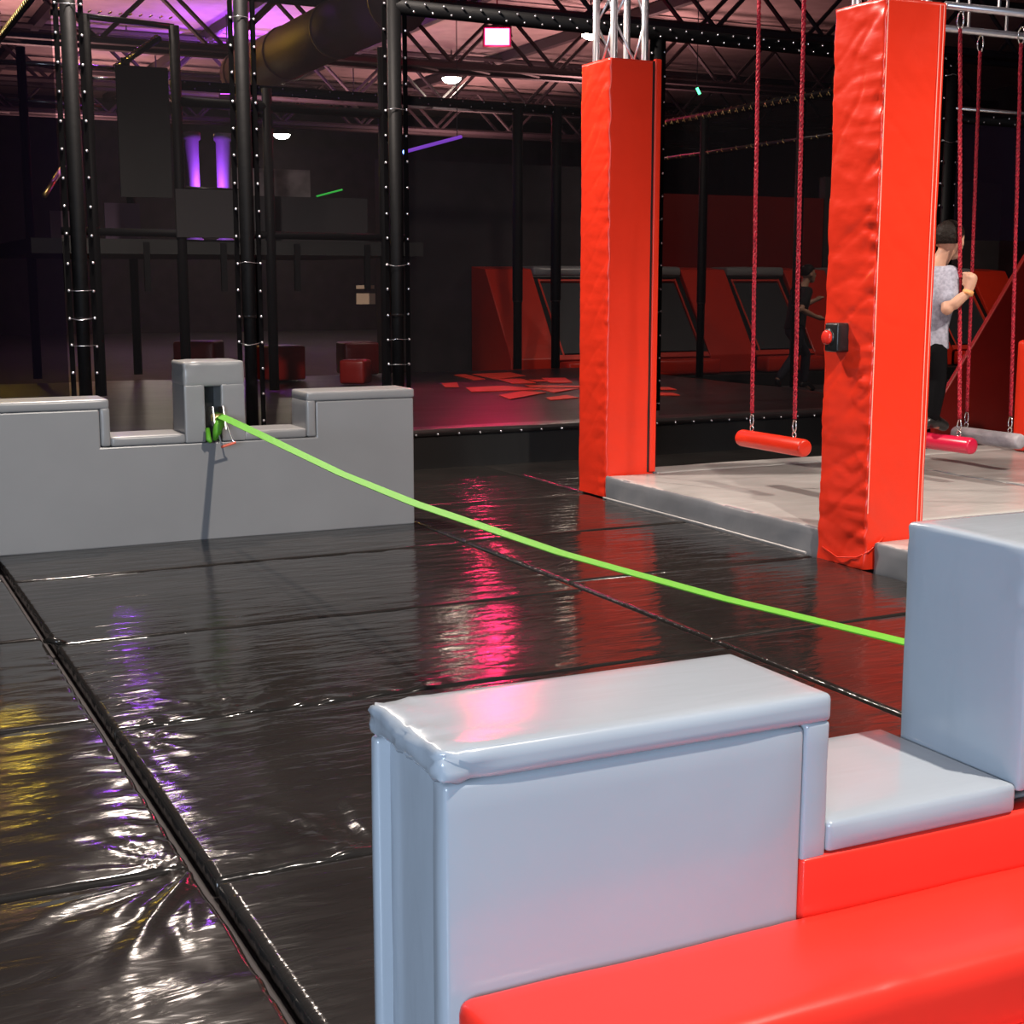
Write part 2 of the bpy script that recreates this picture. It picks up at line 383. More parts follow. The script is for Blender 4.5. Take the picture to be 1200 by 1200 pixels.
tag(sl, 'long green slackline strap stretched between the two grey walls', 'slackline')
# ratchet
rt = thing('ratchet_buckle', 'metal ratchet buckle with red-handled lever in the grey tower slot', 'ratchet', (2.06, 8.12, .60)); ro = (2.06, 8.12, .60)
for x in (2.035, 2.095): MB(ro).prism([(8.05, .66), (8.20, .70), (8.20, .78), (8.10, .79)], 'x', x-.003, x+.003).build('side_plate', M_STEEL, rt)
MB(ro).tube([(2.03, 8.12, .725), (2.10, 8.12, .725)], .022, 10).build('spool', M_GOLD, rt, smooth=True)
MB(ro).tube([(2.075, 8.10, .715), (2.06, 8.07, .69), (2.045, 8.06, .645), (2.035, 8.08, .60)], [.022, .03, .026, .012], 8).build('webbing_coil', M_GREEN, rt, smooth=True)
MB(ro).tube([(2.01, 8.14, .66), (2.005, 8.10, .60), (2.015, 8.09, .585)], [.014, .016, .01], 8).build('webbing_tail', M_GREEN, rt, smooth=True)
for a, b in (((2.045, 8.08, .70), (2.062, 8.03, .565)), ((2.095, 8.08, .72), (2.125, 8.03, .60)), ((2.125, 8.03, .60), (2.142, 8.025, .58))):
    MB(ro).tube([a, b], .005, 6).build('lever_arm', M_STEEL, rt)
MB(ro).tube([(2.058, 8.03, .562), (2.142, 8.025, .585)], .008, 8).build('lever_grip', mat('orange_grip', (.75, .13, .07), .5), rt)

# ------------------------------------------------------------------ pale grey platform
def outline(name, poly, z0, z1, m, label, cat, group=None, bev=.02):
    c = (sum(p[0] for p in poly)/len(poly), sum(p[1] for p in poly)/len(poly), 0)
    o = MB(c).prism(poly, 'z', z0, z1).build(name, m, None, bev=bev, seg=3); o.location = c
    return tag(o, label, cat, group)
cx0, cx1 = 4.885, 5.285
def plat_fn(p, n):
    s = .014*fbm(p[1]*5+p[2]*4, p[2]*3, 2)*(1 if n[0] < -.3 else 0)
    return s + .004*fbm(p[0]*1.6, p[1]*3.2, 9)*(n[2] > .4)
M_GREYS = mat('shaded_side_vinyl', (.17, .175, .185), .32, bump=.2, scale=(4, 6, 5), vary=.1)  # for left-facing mat sides: their weaker light is put into a darker grey
PLG = 'pale grey landing mats of the platform'
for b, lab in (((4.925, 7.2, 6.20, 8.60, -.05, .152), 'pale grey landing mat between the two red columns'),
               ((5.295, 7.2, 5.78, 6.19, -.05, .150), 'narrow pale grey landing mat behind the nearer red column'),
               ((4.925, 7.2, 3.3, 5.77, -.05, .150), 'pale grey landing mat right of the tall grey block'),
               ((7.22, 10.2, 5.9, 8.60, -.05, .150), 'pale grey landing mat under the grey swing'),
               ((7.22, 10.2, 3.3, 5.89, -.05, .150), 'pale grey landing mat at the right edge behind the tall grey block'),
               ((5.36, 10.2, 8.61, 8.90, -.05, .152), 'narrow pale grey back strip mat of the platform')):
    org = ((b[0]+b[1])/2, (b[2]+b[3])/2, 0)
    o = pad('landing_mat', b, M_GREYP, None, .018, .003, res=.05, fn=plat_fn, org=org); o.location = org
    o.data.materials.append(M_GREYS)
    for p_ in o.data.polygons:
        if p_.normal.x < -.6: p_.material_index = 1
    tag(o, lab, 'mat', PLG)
MB((4.9, 6.5, 0)).tube([(4.90, 8.58, .004), (4.905, 7.4, .006), (4.90, 6.3, .004)], .008, 6).build('edge_cord', M_GREYP).location = (4.9, 6.5, 0)
tag(bpy.data.objects['edge_cord'], 'thin pale cord along the bottom edge of the platform', 'cord')

# ------------------------------------------------------------------ red padded columns
def column(x0, y0, top, label, seed, wr_left, wr_front, truss_top, stitch):
    S_ = .40; t = thing('padded_column', label, 'column', (x0+S_/2, y0+S_/2, 0))
    rr = .022; per = []
    # counter-clockwise perimeter from front-left corner: front(-Y) right, +X side, back, left (-X)
    def side(a, b, nrm, k):
        for i in range(k): q = i/k; per.append((a[0]+(b[0]-a[0])*q, a[1]+(b[1]-a[1])*q, nrm))
    k = 30; e = rr
    P = [((e, 0), (S_-e, 0), (0, -1)), ((S_, e), (S_, S_-e), (1, 0)), ((S_-e, S_), (e, S_), (0, 1)), ((0, S_-e), (0, e), (-1, 0))]
    cen = [(S_-e, e), (S_-e, S_-e), (e, S_-e), (e, e)]
    for i, (a, b, nr) in enumerate(P):
        side(a, b, nr, k)
        a0 = math.atan2(nr[1], nr[0])
        for j in range(5):
            an = a0 + (math.pi/2)*j/5
            per.append((cen[i][0]+e*math.cos(an), cen[i][1]+e*math.sin(an), (math.cos(an), math.sin(an))))
    m_ = len(per); nz = int(top/.018); V = []; F = []
    for j in range(nz+1):
        z = top*j/nz
        for (px, py, nr) in per:
            dfl = math.hypot(px, py)              # distance from the front-left corner
            left = nr[0] < -.5; front = nr[1] < -.5
            g = math.exp(-dfl/.16)
            disp = 0
            u_ = py if left else px
            cr = lambda f1, f2, sh, k: math.exp(-abs(fbm(u_*f1+seed, z*f2+u_*sh, seed+k, 2))*11)
            if left:
                disp = wr_left*(-.010*cr(2.2, 4.2, 2.5, 0)*(.35+g) + .007*cr(1.6, 6.5, -2.0, 3)*(.3+.7*g) + .006*fbm(u_*4, z*4.5, seed+5) + .004*g*math.sin(60*z+7*fbm(2, z*3, seed)))
            elif front:
                disp = wr_front*(-.007*cr(2.0, 3.0, 3.5, 7)*(.25+g) + .004*fbm(px*3+seed, z*3+px*3, seed))
            disp += .003*fbm(px*4, py*4+z*3, seed+8)
            V.append((px+nr[0]*disp-S_/2, py+nr[1]*disp-S_/2, z))
    for j in range(nz):
        for i in range(m_):
            a = j*m_+i; b = j*m_+(i+1) % m_; F.append((a, b, b+m_, a+m_))
    F.append(tuple(nz*m_+i for i in range(m_)))
    me = bpy.data.meshes.new('sleeve'); me.from_pydata(V, [], F); link('sleeve', me, M_RED, t, True)
    h = S_/2
    # truss core above the sleeve
    ch = []
    for sx in (-1, 1):
        for sy in (-1, 1):
            MB().tube([(sx*.122, sy*.122, .1), (sx*.122, sy*.122, truss_top)], .025, 12).build('truss_chord', M_ALU, t, smooth=True)
    zz = top-.15; d = 1
    while zz < truss_top-.2:
        for f_ in ((-1, 0), (1, 0), (0, -1), (0, 1)):
            p = [(.122*f_[0] + (.122*d if f_[0] == 0 else 0), .122*f_[1] + (.122*d if f_[1] == 0 else 0), zz),
                 (.122*f_[0] - (.122*d if f_[0] == 0 else 0), .122*f_[1] - (.122*d if f_[1] == 0 else 0), min(truss_top, zz+.42))]
            MB().tube(p, .009, 8).build('truss_brace', M_ALU, t, smooth=True)
        zz += .42; d = -d
    if stitch:
        for xx in (h-.055, h-.030): MB().tube([(xx, -h-.004, .2), (xx, -h-.004, top-.01)], .0022, 5).build('stitching', M_THREAD, t)
        MB().tube([(-h+.012, -h-.001, .3), (-h+.012, -h-.003, top-.01)], .0025, 5).build('stitching', M_THREAD, t)
        MB().tube([(-h-.006, h-.06, .07), (-h-.012, 0, .035), (-h-.008, -h+.05, .06), (-h+.02, -h-.012, .10), (-h+.12, -h-.01, .17)], .004, 6).build('hem_piping', M_RED, t, smooth=True)
    else:
        pad('edge_flap', (h-.045, h+.004, -h-.014, -h+.02, .16, top+.012), M_RED, t, .006, .001, res=.1)
        MB().box(h-.060, h-.045, -h-.004, -h+.01, .16, top-.0).build('seam_gap', M_DARK, t)
    return t
column(4.93, 8.615, 2.985, 'shorter red padded column with bare truss on top, farther away', 3, .55, .12, 5.2, False)
column(cx0-.005, 5.785, 2.89, 'tall red padded column in front with black stop button', 17, 1.2, .8, 5.2, True)

# emergency button
eb = thing('stop_button', 'black box with round red push button on the red column', 'button', (4.86, 6.03, 1.21))
hs_ = pad('housing', (-.055, .03, -.055, .055, -.075, .075), M_DARK, eb, .012, .002, res=.05)
MB().tube([(-.055, .015, 0), (-.075, .015, 0), (-.082, .015, 0)], [.038, .038, .03], 16).build('push_button', M_REDF, hs_, smooth=True)
MB().tube([(-.05, .015, 0), (-.062, .015, 0)], .047, 16).build('button_collar', M_DARK, hs_, smooth=True)

# ------------------------------------------------------------------ overhead truss and swings
def box_truss(x0, x1, z, lab):
    to = ((x0+x1)/2, 7.75, z); tr = thing('overhead_truss', lab, 'truss', to, 'aluminium swing trusses')
    for y in (7.42, 8.08):
        for zz in (z, z+.28): MB(to).tube([(x0, y, zz), (x1, y, zz)], .026, 10).build('chord', M_ALU, tr, smooth=True)
        x = x0+.1
        while x < x1:
            MB(to).tube([(x, y, z), (x, y, z+.28)], .012, 6).build('upright', M_ALU, tr); x += .36
    x = x0+.1; k = 0
    while x < x1-.4:
        MB(to).tube([(x, 7.42 if k % 2 else 8.08, z+.28), (x+.36, 8.08 if k % 2 else 7.42, z+.28)], .012, 6).build('crosspiece', M_ALU, tr); x += .36; k += 1
    for x in (x0+.3, x1-.3): MB(to).tube([(x, 7.75, z+.28), (x, 7.75, 6.8)], .012, 6).build('hanger', M_STEEL, tr)
box_truss(6.75, 13.5, 3.27, 'horizontal aluminium truss carrying the swing ropes at the upper right')
box_truss(4.75, 6.3, 3.62, 'short aluminium truss above the red log swing')
def rope(p0, p1, r=.013):
    mb = MB(); p0 = Vector(p0); p1 = Vector(p1); L = (p1-p0).length; d = (p1-p0).normalized(); u = d.orthogonal().normalized(); v = d.cross(u)
    n = int(L/.022)
    for s in range(3):
        pts = []
        for i in range(n+1):
            a = 2*math.pi*(i*.022/.10) + s*2.094
            pts.append(p0 + d*(L*i/n) + (u*math.cos(a)+v*math.sin(a))*r*.55)
        mb.tube(pts, r*.62, 5)
    return mb
def ring(mb, c, rad, r, ax='x', sq=1):
    pts = []
    for i in range(13):
        a = 2*math.pi*i/12
        q = (0, rad*math.cos(a), rad*sq*math.sin(a)) if ax == 'x' else (rad*math.cos(a), 0, rad*sq*math.sin(a))
        pts.append((c[0]+q[0], c[1]+q[1], c[2]+q[2]))
    mb.tube(pts, r, 5, caps=False); return mb
def swing(label, m, a, b, tops, r=.056):
    a = Vector(a); b = Vector(b); o = (a+b)/2
    t = thing('log_swing', label, 'swing', o, 'log swings over the platform')
    d = (b-a).normalized(); L = (b-a).length
    prof = [(0, r*.72), (.006, r*.93), (.02, r), (L*.5, r), (L-.02, r), (L-.006, r*.93), (L, r*.72)]
    MB(o).tube([a + d*q for q, _ in prof], [k for _, k in prof], 20).build('log', m, t, smooth=True)
    for s, top in zip((.17, .83), tops):
        p = a + d*L*s; eye = p + Vector((0, 0, r+.018))
        e = ring(MB(o), eye, .018, .005).build('eye_bolt', M_STEEL, t, smooth=True)
        ring(MB(o), eye+Vector((0, 0, .055)), .018, .005, 'x', 2.2).build('carabiner', M_STEEL, t, smooth=True)
        st = eye + Vector((0, 0, .10)); en = Vector(top)
        mb = rope(st, en - Vector((0, 0, .10))); mb.v = [tuple(Vector(q)-o) for q in mb.v]
        mb.build('rope', M_ROPE, t, smooth=True)
        ring(MB(o), en-Vector((0, 0, .05)), .030, .006, 'x', 1.9).build('shackle', M_STEEL, t, smooth=True)
M_LOGG = mat('worn_grey_log', (.42, .38, .40), .35, bump=.4, scale=(20, 6, 20), vary=.3, colscale=9)
M_LOGP = mat('crimson_log', (.55, .012, .05), .28)
swing('red log swing hanging between the two red columns', M_RED, (5.5, 7.80, .475), (5.5, 7.11, .475), [(5.5, 7.73, 3.62), (5.5, 7.27, 3.62)])
swing('grey worn log swing hanging at the right edge', M_LOGG, (7.70, 8.15, .37), (7.70, 7.49, .37), [(7.7, 8.09, 3.24), (7.7, 7.70, 3.24)])
swing('crimson log swing under the standing person', M_LOGP, (6.83, 7.86, .42), (6.90, 7.13, .415), [(6.86, 7.93, 3.24), (6.9, 7.44, 3.24)])

# ------------------------------------------------------------------ black stage (court) with net cage
st = thing('court_stage', 'low black vinyl stage with red lettering behind the nets', 'stage', (5.8, 14.0, 0))
so = (5.8, 14.0, 0)
MB(so).box(1.68, 9.80, 10.66, 17.5, -.05, .27).build('stage_body', M_SKIRT, st)
stt = pad('stage_top', (1.66, 9.82, 10.63, 17.5, .255, .315), M_COURT, st, .02, .003, res=.16, fn=lambda p, n: .012*fbm(p[0]*.8, p[1]*1.1, 4)*(n[2] > .4), org=so)
mb = MB(so)
for i in range(42): mb.ball((1.85+i*.19, 10.622, .272), .0105, 6, 4)
stuff(mb.build('snap_row', M_STUD, st, smooth=True))
LOGO = [[(7.29,16.63),(7.48,16.72),(7.31,15.74),(7.13,15.66)],[(7.56,16.68),(8.15,16.77),(8.03,16.08),(7.44,15.67)],[(6.55,15.3),(6.77,15.35),(6.51,14.72),(6.37,14.79)],
 [(6.53,14.57),(7.02,14.62),(7.22,13.95),(6.33,13.98)],[(7.45,15.67),(7.74,15.62),(7.58,14.90),(7.29,14.94)],[(7.74,15.40),(7.92,15.34),(7.85,15.12),(7.69,15.18)],[(8.02,15.62),(8.30,15.52),(8.00,14.78),(7.75,14.86)],
 [(6.4,13.43),(6.88,13.84),(7.0,13.52),(6.27,12.9)],[(7.3,14.63),(7.81,14.23),(7.72,14.06),(7.22,14.35)],[(7.20,14.1),(7.50,13.85),(7.62,13.89),(7.08,13.48)],
 [(6.69,12.92),(7.04,13.12),(6.99,12.78),(6.59,12.63)],[(8.3,15.0),(8.9,14.9),(8.8,14.6),(8.2,14.7)],[(7.9,13.9),(8.6,13.6),(8.5,13.3),(7.8,13.6)],[(7.6,13.2),(8.2,12.9),(8.1,12.6),(7.5,12.9)]]
for pl in LOGO: MB(so).prism(pl, 'z', .322, .330).build('printed_shape', M_PRINT, stt)

def post(x, y, z1, label, studs=True, r=.055, seed=0, z0=.325, group='black padded cage posts', wing=.085):
    t = thing('cage_post', label, 'post', (x, y, z0), group)
    H_ = z1-z0
    pd = MB().tube([(0, 0, 0), (0, 0, .9), (0, 0, .93), (0, 0, H_)], [r*.85, r*.85, r, r], 14).build('padding', M_PAD, t, smooth=True)
    MB().tube([(0, 0, .90), (0, 0, .935)], r*.95, 14).build('pad_collar', M_TUBE, pd, smooth=True)
    if studs:
        for s in (-1, 1): MB().box(s*wing-.018, s*wing+.018, -.012, -.004, .05, H_-.05).build('net_hem', M_HEM, t)
        mb = MB(); rr = random.Random(seed); z = .12
        while z < H_:
            for s in (-1, 1): mb.ball((s*wing*(.98+.1*rr.random()), -.018, z+rr.uniform(-.008, .008)),   .012, 6, 4)
            if rr.random() < .3:
                a = rr.uniform(-.02, .02)
                mb.tube([(-wing, -.03, z), (-wing*.4, -r*1.04, z+a), (wing*.4, -r*1.04, z+a*.4), (wing, -.03, z+.004)], .002, 4)
            z += .198
        stuff(mb.build('net_ties', M_STUD, t, smooth=True))
    return t
YC = 10.72
post(1.76, YC, 4.4, 'leftmost black padded cage post, lit violet', seed=1)
post(3.0, YC, 4.4, 'black padded cage post rising behind the grey tower', seed=2)
post(4.21, YC, 3.66, 'black padded cage post rising at the right end of the grey wall', seed=3)
post(6.60, YC, 3.6, 'black padded cage post close behind the shorter red column', seed=4, r=.045, wing=.06)
post(9.86, YC, 3.52, 'black padded corner cage post right of the nearer red column', seed=5)
def beam(p0, p1, r, label, studs=0, m=M_PAD, grp='black padded cage beams', gold=False):
    p0 = Vector(p0); p1 = Vector(p1); o = (p0+p1)/2
    t = thing('cage_beam', label, 'beam', o, grp)
    MB(o).tube([p0, p1], r, 12).build('beam_tube', m, t, smooth=True)
    if studs:
        mb = MB(o); d = (p1-p0); L = d.length; d.normalize(); k = int(L/studs); sd = Vector((0, 0, 1)).cross(d); 
        if sd.dot(-o) < 0: sd = -sd
        for i in range(k):
            q = p0 + d*(i+.5)*studs
            if gold: mb.tube([q+sd*r*1.1+Vector((0, 0, -r)), q+d*.03+sd*r*1.2, q+Vector((0, 0, r*1.15))+d*.06, q-sd*r+d*.07], .006, 4)
            else:
                mb.ball(q+sd*r*1.02+Vector((0, 0, r*.45)), .011, 6, 4)
            mb.ball(q+d*studs*.4+sd*r*1.0+Vector((0, 0, -r*.6)), .010, 6, 4)
        stuff(mb.build('beam_ties', M_GOLD if gold else M_STUD, t, smooth=True))
    return t
beam((4.21, YC, 3.60), (9.86, YC, 3.54), .058, 'black studded top beam crossing behind the red columns', .16)
beam((9.86, YC, 3.48), (9.86, 17.4, 3.48), .04, 'upper gold-tied side beam receding right of the shorter red column', .14, gold=True)
beam((9.86, YC, 3.04), (9.86, 17.4, 3.04), .022, 'thin lower side rail below the gold-tied beam', .3, M_TUBE, gold=True)
beam((1.66, YC, 3.62), (1.66, 17.4, 3.62), .03, 'gold-lit beam slanting in the upper left corner', .10, M_TUBE, gold=True)
beam((4.0, 17.4, 3.80), (9.86, 17.4, 3.76), .06, 'far black top beam across the back of the court', .3)
beam((9.92, YC, 3.13), (16, YC, 3.08), .02, 'shiny silver rail behind the swing ropes', 0, M_STEEL)
beam((9.92, YC+.05, 3.05), (16, YC+.05, 3.0), .05, 'black studded beam just below the silver rail', .2)
def net(pts, m, label):
    c = sum((Vector(p) for p in pts), Vector())/4
    c.z = min(p[2] for p in pts)
    me = bpy.data.meshes.new('safety_net'); me.from_pydata([tuple(Vector(p)-c) for p in pts], [], [(0, 1, 2, 3)])
    o = link('safety_net', me, m); o.location = c
    return tag(o, label, 'net', 'black safety nets of the cage')
def ynet(x0, x1, y, z0, z1, m, lab): return net([(x0, y, z0), (x1, y, z0), (x1, y, z1), (x0, y, z1)], m, lab)
def xnet(x, y0, y1, z0, z1, m, lab): return net([(x, y0, z0), (x, y1, z0), (x, y1, z1), (x, y0, z1)], m, lab)
ynet(1.85, 2.91, YC, .33, 4.35, M_NET, 'sheer black net panel left of the grey tower, between two posts')
ynet(3.09, 4.12, YC, .33, 4.35, M_NET, 'sheer black net panel right of the grey tower, between two posts')
ynet(4.30, 6.53, YC, .33, 3.55, M_NET, 'wide sheer black net panel left of the shorter red column')
ynet(6.67, 9.77, YC, .33, 3.5, M_NET, 'sheer black net panel between the two red columns')
xnet(1.66, YC+.1, 17.4, .335, 3.6, M_NETD, 'dense dark net curtain at the far left edge')
xnet(9.86, YC+.1, 17.4, .335, 3.45, M_NET, 'black net along the right side of the court')
ynet(9.95, 16, YC+.08, 1.9, 3.0, M_NETD, 'dark net high behind the standing person')
for i, (x, lab) in enumerate(((8.56, 'far black cage post left of the shorter red column'), (9.14, 'far black cage post almost touching the shorter red column'))):
    post(x, 17.38, 3.8, lab, studs=False, r=.07)
post(9.86, 16.2, 3.46, 'slim black side post just right of the shorter red column', studs=False, r=.045)
post(9.86, 14.9, 3.46, 'black side post midway between the red columns', studs=False, r=.055)
post(9.86, 13.0, 3.46, 'black side post behind the right rope of the red log swing', studs=False, r=.05)

# ------------------------------------------------------------------ slanted wall trampolines at the back
def wall_tramp(xl, label):
    w = 1.09; t = thing('wall_trampoline', label, 'trampoline', (xl+w/2, 17.9, 0), 'slanted wall trampolines')
    def sl(x0, x1, s0, s1, off, th, name, m, z0=.42, dz=1.13, dy=.85):
        n = Vector((0, -dz, dy)).normalized()
        def P(x, s, k): return Vector((x-w/2, dy*s, z0+dz*s)) + n*k
        vs = [P(x0, s0, off), P(x1, s0, off), P(x1, s1, off), P(x0, s1, off), P(x0, s0, off-th), P(x1, s0, off-th), P(x1, s1, off-th), P(x0, s1, off-th)]
        MB().add(vs, [(0, 1, 2, 3), (7, 6, 5, 4), (0, 4, 5, 1), (1, 5, 6, 2), (2, 6, 7, 3), (3, 7, 4, 0)]).build(name, m, t, bev=.008)
    sl(.10, w-.10, .06, .94, 0, .03, 'bed', mat('tramp_bed', (.035, .038, .042), .55))
    sl(0, .085, 0, 1, .03, .08, 'side_pad', M_DARK); sl(w-.085, w, 0, 1, .03, .08, 'side_pad', M_DARK)
    sl(.085, .115, 0, 1, .035, .08, 'side_piping', M_PRINT); sl(w-.115, w-.085, 0, 1, .035, .08, 'side_piping', M_PRINT)
    sl(0, w, -.03, .03, .035, .08, 'lower_pad', M_PRINT); sl(.085, w-.085, .95, .975, .03, .08, 'upper_piping', M_PRINT)
    MB().box(-w/2, w/2, .80, 1.2, 1.50, 1.58).build('ledge', M_DARK, t, bev=.01)
    pad('top_pad', (-w/2, w/2, .78, 1.3, 1.58, 1.72), M_GREY, t, .04, .01, res=.1)
    pad('foot_pad', (-w/2, w/2, -.35, -.045, .16, .38), M_RED, t, .03, .01, res=.1)
    return t
xs = [9.45, 10.90, 12.83, 14.77, 16.75]
for x, lab in zip(xs, ('slanted wall trampoline left of the shorter red column', 'slanted wall trampoline just right of the shorter red column',
                       'slanted wall trampoline behind the ropes of the red swing', 'slanted wall trampoline hidden behind the nearer red column', 'slanted wall trampoline behind the standing person')):
    wall_tramp(x, lab)
for i, x in enumerate([8.70] + [q+1.10 for q in xs]):
    lab = ['red padded wedge left of the leftmost wall trampoline', 'red padded wedge hidden by the shorter red column', 'red padded wedge between the middle wall trampolines',
           'glossy red padded wedge beside the nearer red column', 'red padded wedge behind the nearer red column', 'red padded wedge behind the dark red ramp'][i]
    o = MB((x, 17.9, 0)).prism([(17.86, .155), (17.86, .42), (18.72, 1.68), (19.2, 1.72), (19.2, .155)], 'x', x, x+(.74, .33, .81, .82, .86, .8)[i]).build('wall_wedge', M_RED, None, bev=.015); o.location = (x, 17.9, 0)
    tag(o, lab, 'wall pad', 'red wedges between the wall trampolines')
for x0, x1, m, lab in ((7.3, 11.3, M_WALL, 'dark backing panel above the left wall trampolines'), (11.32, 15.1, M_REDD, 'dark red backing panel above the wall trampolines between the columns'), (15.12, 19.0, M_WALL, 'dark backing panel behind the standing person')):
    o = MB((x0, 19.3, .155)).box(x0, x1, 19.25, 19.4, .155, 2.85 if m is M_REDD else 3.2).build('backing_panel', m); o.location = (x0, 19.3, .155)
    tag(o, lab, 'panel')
tag(MB((13.5, 18.5, 0)).box(8.6, 19, 17.52, 19.45, -.05, .145).build('trampoline_plinth', M_SKIRT, bev=.01), 'low dark plinth under the row of wall trampolines', 'plinth').location = (13.5, 18.5, 0)

# dark red ramp at the right
rp = thing('red_ramp', 'dark red padded ramp rising behind the grey swing', 'ramp', (9.6, 9.6, 0))
ro = (9.6, 9.6, 0)
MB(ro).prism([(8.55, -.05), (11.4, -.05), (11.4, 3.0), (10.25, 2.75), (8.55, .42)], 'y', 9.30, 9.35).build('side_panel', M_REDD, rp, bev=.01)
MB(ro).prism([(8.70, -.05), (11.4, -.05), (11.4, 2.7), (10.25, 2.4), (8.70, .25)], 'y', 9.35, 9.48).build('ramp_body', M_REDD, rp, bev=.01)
bp = tag(pad('red_bollard', (-.14, .14, -.14, .14, 0, .88), M_RED, None, .03, .006, res=.06), 'short red padded bollard at the right edge beside the grey swing', 'bollard')
bp.location = (8.75, 8.34, .16)

# ------------------------------------------------------------------ people
def remeshed(name, mb, m, parent, vox):
    o = link(name, mb.me(name), m, parent)
    md = o.modifiers.new('remesh', 'REMESH'); md.mode = 'VOXEL'; md.voxel_size = vox; md.use_smooth_shade = True
    sm = o.modifiers.new('smooth', 'SMOOTH'); sm.factor = .5; sm.iterations = 4
    return o
def limb(mb, pts, rs, n=12):
    mb.tube(pts, list(rs), n)
    for p, r in zip(pts, rs): mb.ball(p, r, n, 8)
def loft(mb, secs, fw, sd, n=18):
    vs = []; fs = []
    for c, hw, hd in secs:
        for k in range(n):
            a = 2*math.pi*k/n; vs.append(Vector(c) + sd*hw*math.cos(a) + fw*hd*math.sin(a))
    for i in range(len(secs)-1):
        for k in range(n): a = i*n+k; b = i*n+(k+1) % n; fs.append((a, b, b+n, a+n))
    fs.append(tuple(range(n))[::-1]); fs.append(tuple((len(secs)-1)*n+k for k in range(n)))
    mb.add(vs, fs)
def person(label, J, shirt, pants, base, fw, hfw, fist=(), vox=.011):
    b = Vector(base); t = thing('person', label, 'person', base)
    L = {k: Vector(v) - b for k, v in J.items()}
    fw = Vector(fw).normalized(); hfw = Vector(hfw).normalized(); Z = Vector((0, 0, 1))
    sd = fw.cross(Z).normalized(); hs = hfw.cross(Z).normalized()
    mix = lambda a, c, q: L[a]*(1-q) + L[c]*q
    hd = L['head']
    # one continuous body
    mb = MB()
    loft(mb, [(L['pelvis']-Z*.06, .14, .10), (L['pelvis'], .155, .11), (L['waist'], .13, .095), (L['chest'], .155, .105), (mix('chest', 'upper', .6), .17, .10), (L['upper'], .12, .075), (L['upper']+Z*.03, .06, .05)], fw, sd)
    limb(mb, [L['upper'], L['neck'], hd-Z*.04-hfw*.02], (.066, .056, .055))
    mb.ball(hd+Z*.025-hfw*.012, .1, 18, 12, (.98, .92, 1.0)); mb.ball(hd-Z*.02+hfw*.022, .078, 16, 10, (1, .9, 1.05)); mb.ball(hd-Z*.075+hfw*.045, .048, 14, 8)
    limb(mb, [hd+hfw*.088+Z*.012, hd+hfw*.108-Z*.022], (.009, .014), 8)
    for q in (-1, 1): mb.ball(hd+hs*q*.086-Z*.012-hfw*.005, .030, 10, 8, (.6, .5, 1))
    for s_ in 'RL':
        limb(mb, [L['sh'+s_], mix('sh'+s_, 'el'+s_, .5), L['el'+s_], mix('el'+s_, 'wr'+s_, .35), L['wr'+s_]], (.058, .050, .042, .043, .029))
        limb(mb, [L['wr'+s_], mix('wr'+s_, 'ha'+s_, .6), L['ha'+s_]], (.029, .036, .036))
        limb(mb, [L['hip'+s_], mix('hip'+s_, 'kn'+s_, .5), L['kn'+s_], mix('kn'+s_, 'an'+s_, .35), L['an'+s_]], (.092, .078, .058, .060, .040))
        limb(mb, [L['an'+s_]-Z*.02, L['to'+s_]], (.042, .034))
    for s_, rp_ in fist:                                     # fingers and thumb wrapped on the rope
        h = L['ha'+s_]; f = Vector(rp_)-b; side = f-h; side.z = 0; side.normalize(); pr = side.cross(Z)
        for q in range(4):
            z = .036-.024*q; c = Vector((f.x, f.y, h.z+z)); e_ = .024 if q in (1, 2) else .020
            limb(mb, [h+Z*z*.9+pr*.022, c+pr*.024, c+side*.024+pr*.004, c-pr*e_+side*.008], (.0115, .011, .0105, .009), 8)
        limb(mb, [h-pr*.022-Z*.01, c+Z*.05-pr*.026, c+Z*.07-pr*.012+side*.014], (.014, .0115, .010), 8)
    for s_ in 'RL':
        if s_ not in [k for k, _ in fist]:
            h = L['ha'+s_]; dr = (h-L['wr'+s_]).normalized(); pr = dr.cross(Z).normalized(); up_ = pr.cross(dr)
            for q, ln in enumerate((.055, .07, .065, .05)):
                o_ = h+pr*(.03-.02*q)+dr*.015; limb(mb, [o_, o_+dr*ln*.55, o_+dr*ln*.85-up_*ln*.35], (.010, .009, .008), 8)
            limb(mb, [h+pr*.03-dr*.02, h+pr*.055+dr*.02, h+pr*.06+dr*.045], (.012, .010, .009), 8)
    remeshed('body', mb, M_SKIN, t, vox*.75)
    # t-shirt
    mb = MB()
    loft(mb, [(L['pelvis']-Z*.02, .172, .130), (L['waist'], .158, .122), (L['chest'], .176, .128), (mix('chest', 'upper', .6), .185, .118), (L['upper']+Z*.005, .135, .090), (L['upper']+Z*.035, .078, .068)], fw, sd)
    for s_ in 'RL': limb(mb, [L['sh'+s_], mix('sh'+s_, 'el'+s_, .45), mix('sh'+s_, 'el'+s_, .68)], (.076, .070, .066))
    remeshed('shirt', mb, shirt, t, vox)
    mb = MB()
    loft(mb, [(L['pelvis']-Z*.12, .12, .10), (L['pelvis']-Z*.05, .158, .118), (L['pelvis']+Z*.03, .150, .110)], fw, sd)
    for s_ in 'RL': limb(mb, [L['hip'+s_], mix('hip'+s_, 'kn'+s_, .5), L['kn'+s_], mix('kn'+s_, 'an'+s_, .35), mix('kn'+s_, 'an'+s_, .9)], (.104, .090, .072, .070, .058))
    remeshed('trousers', mb, pants, t, vox)
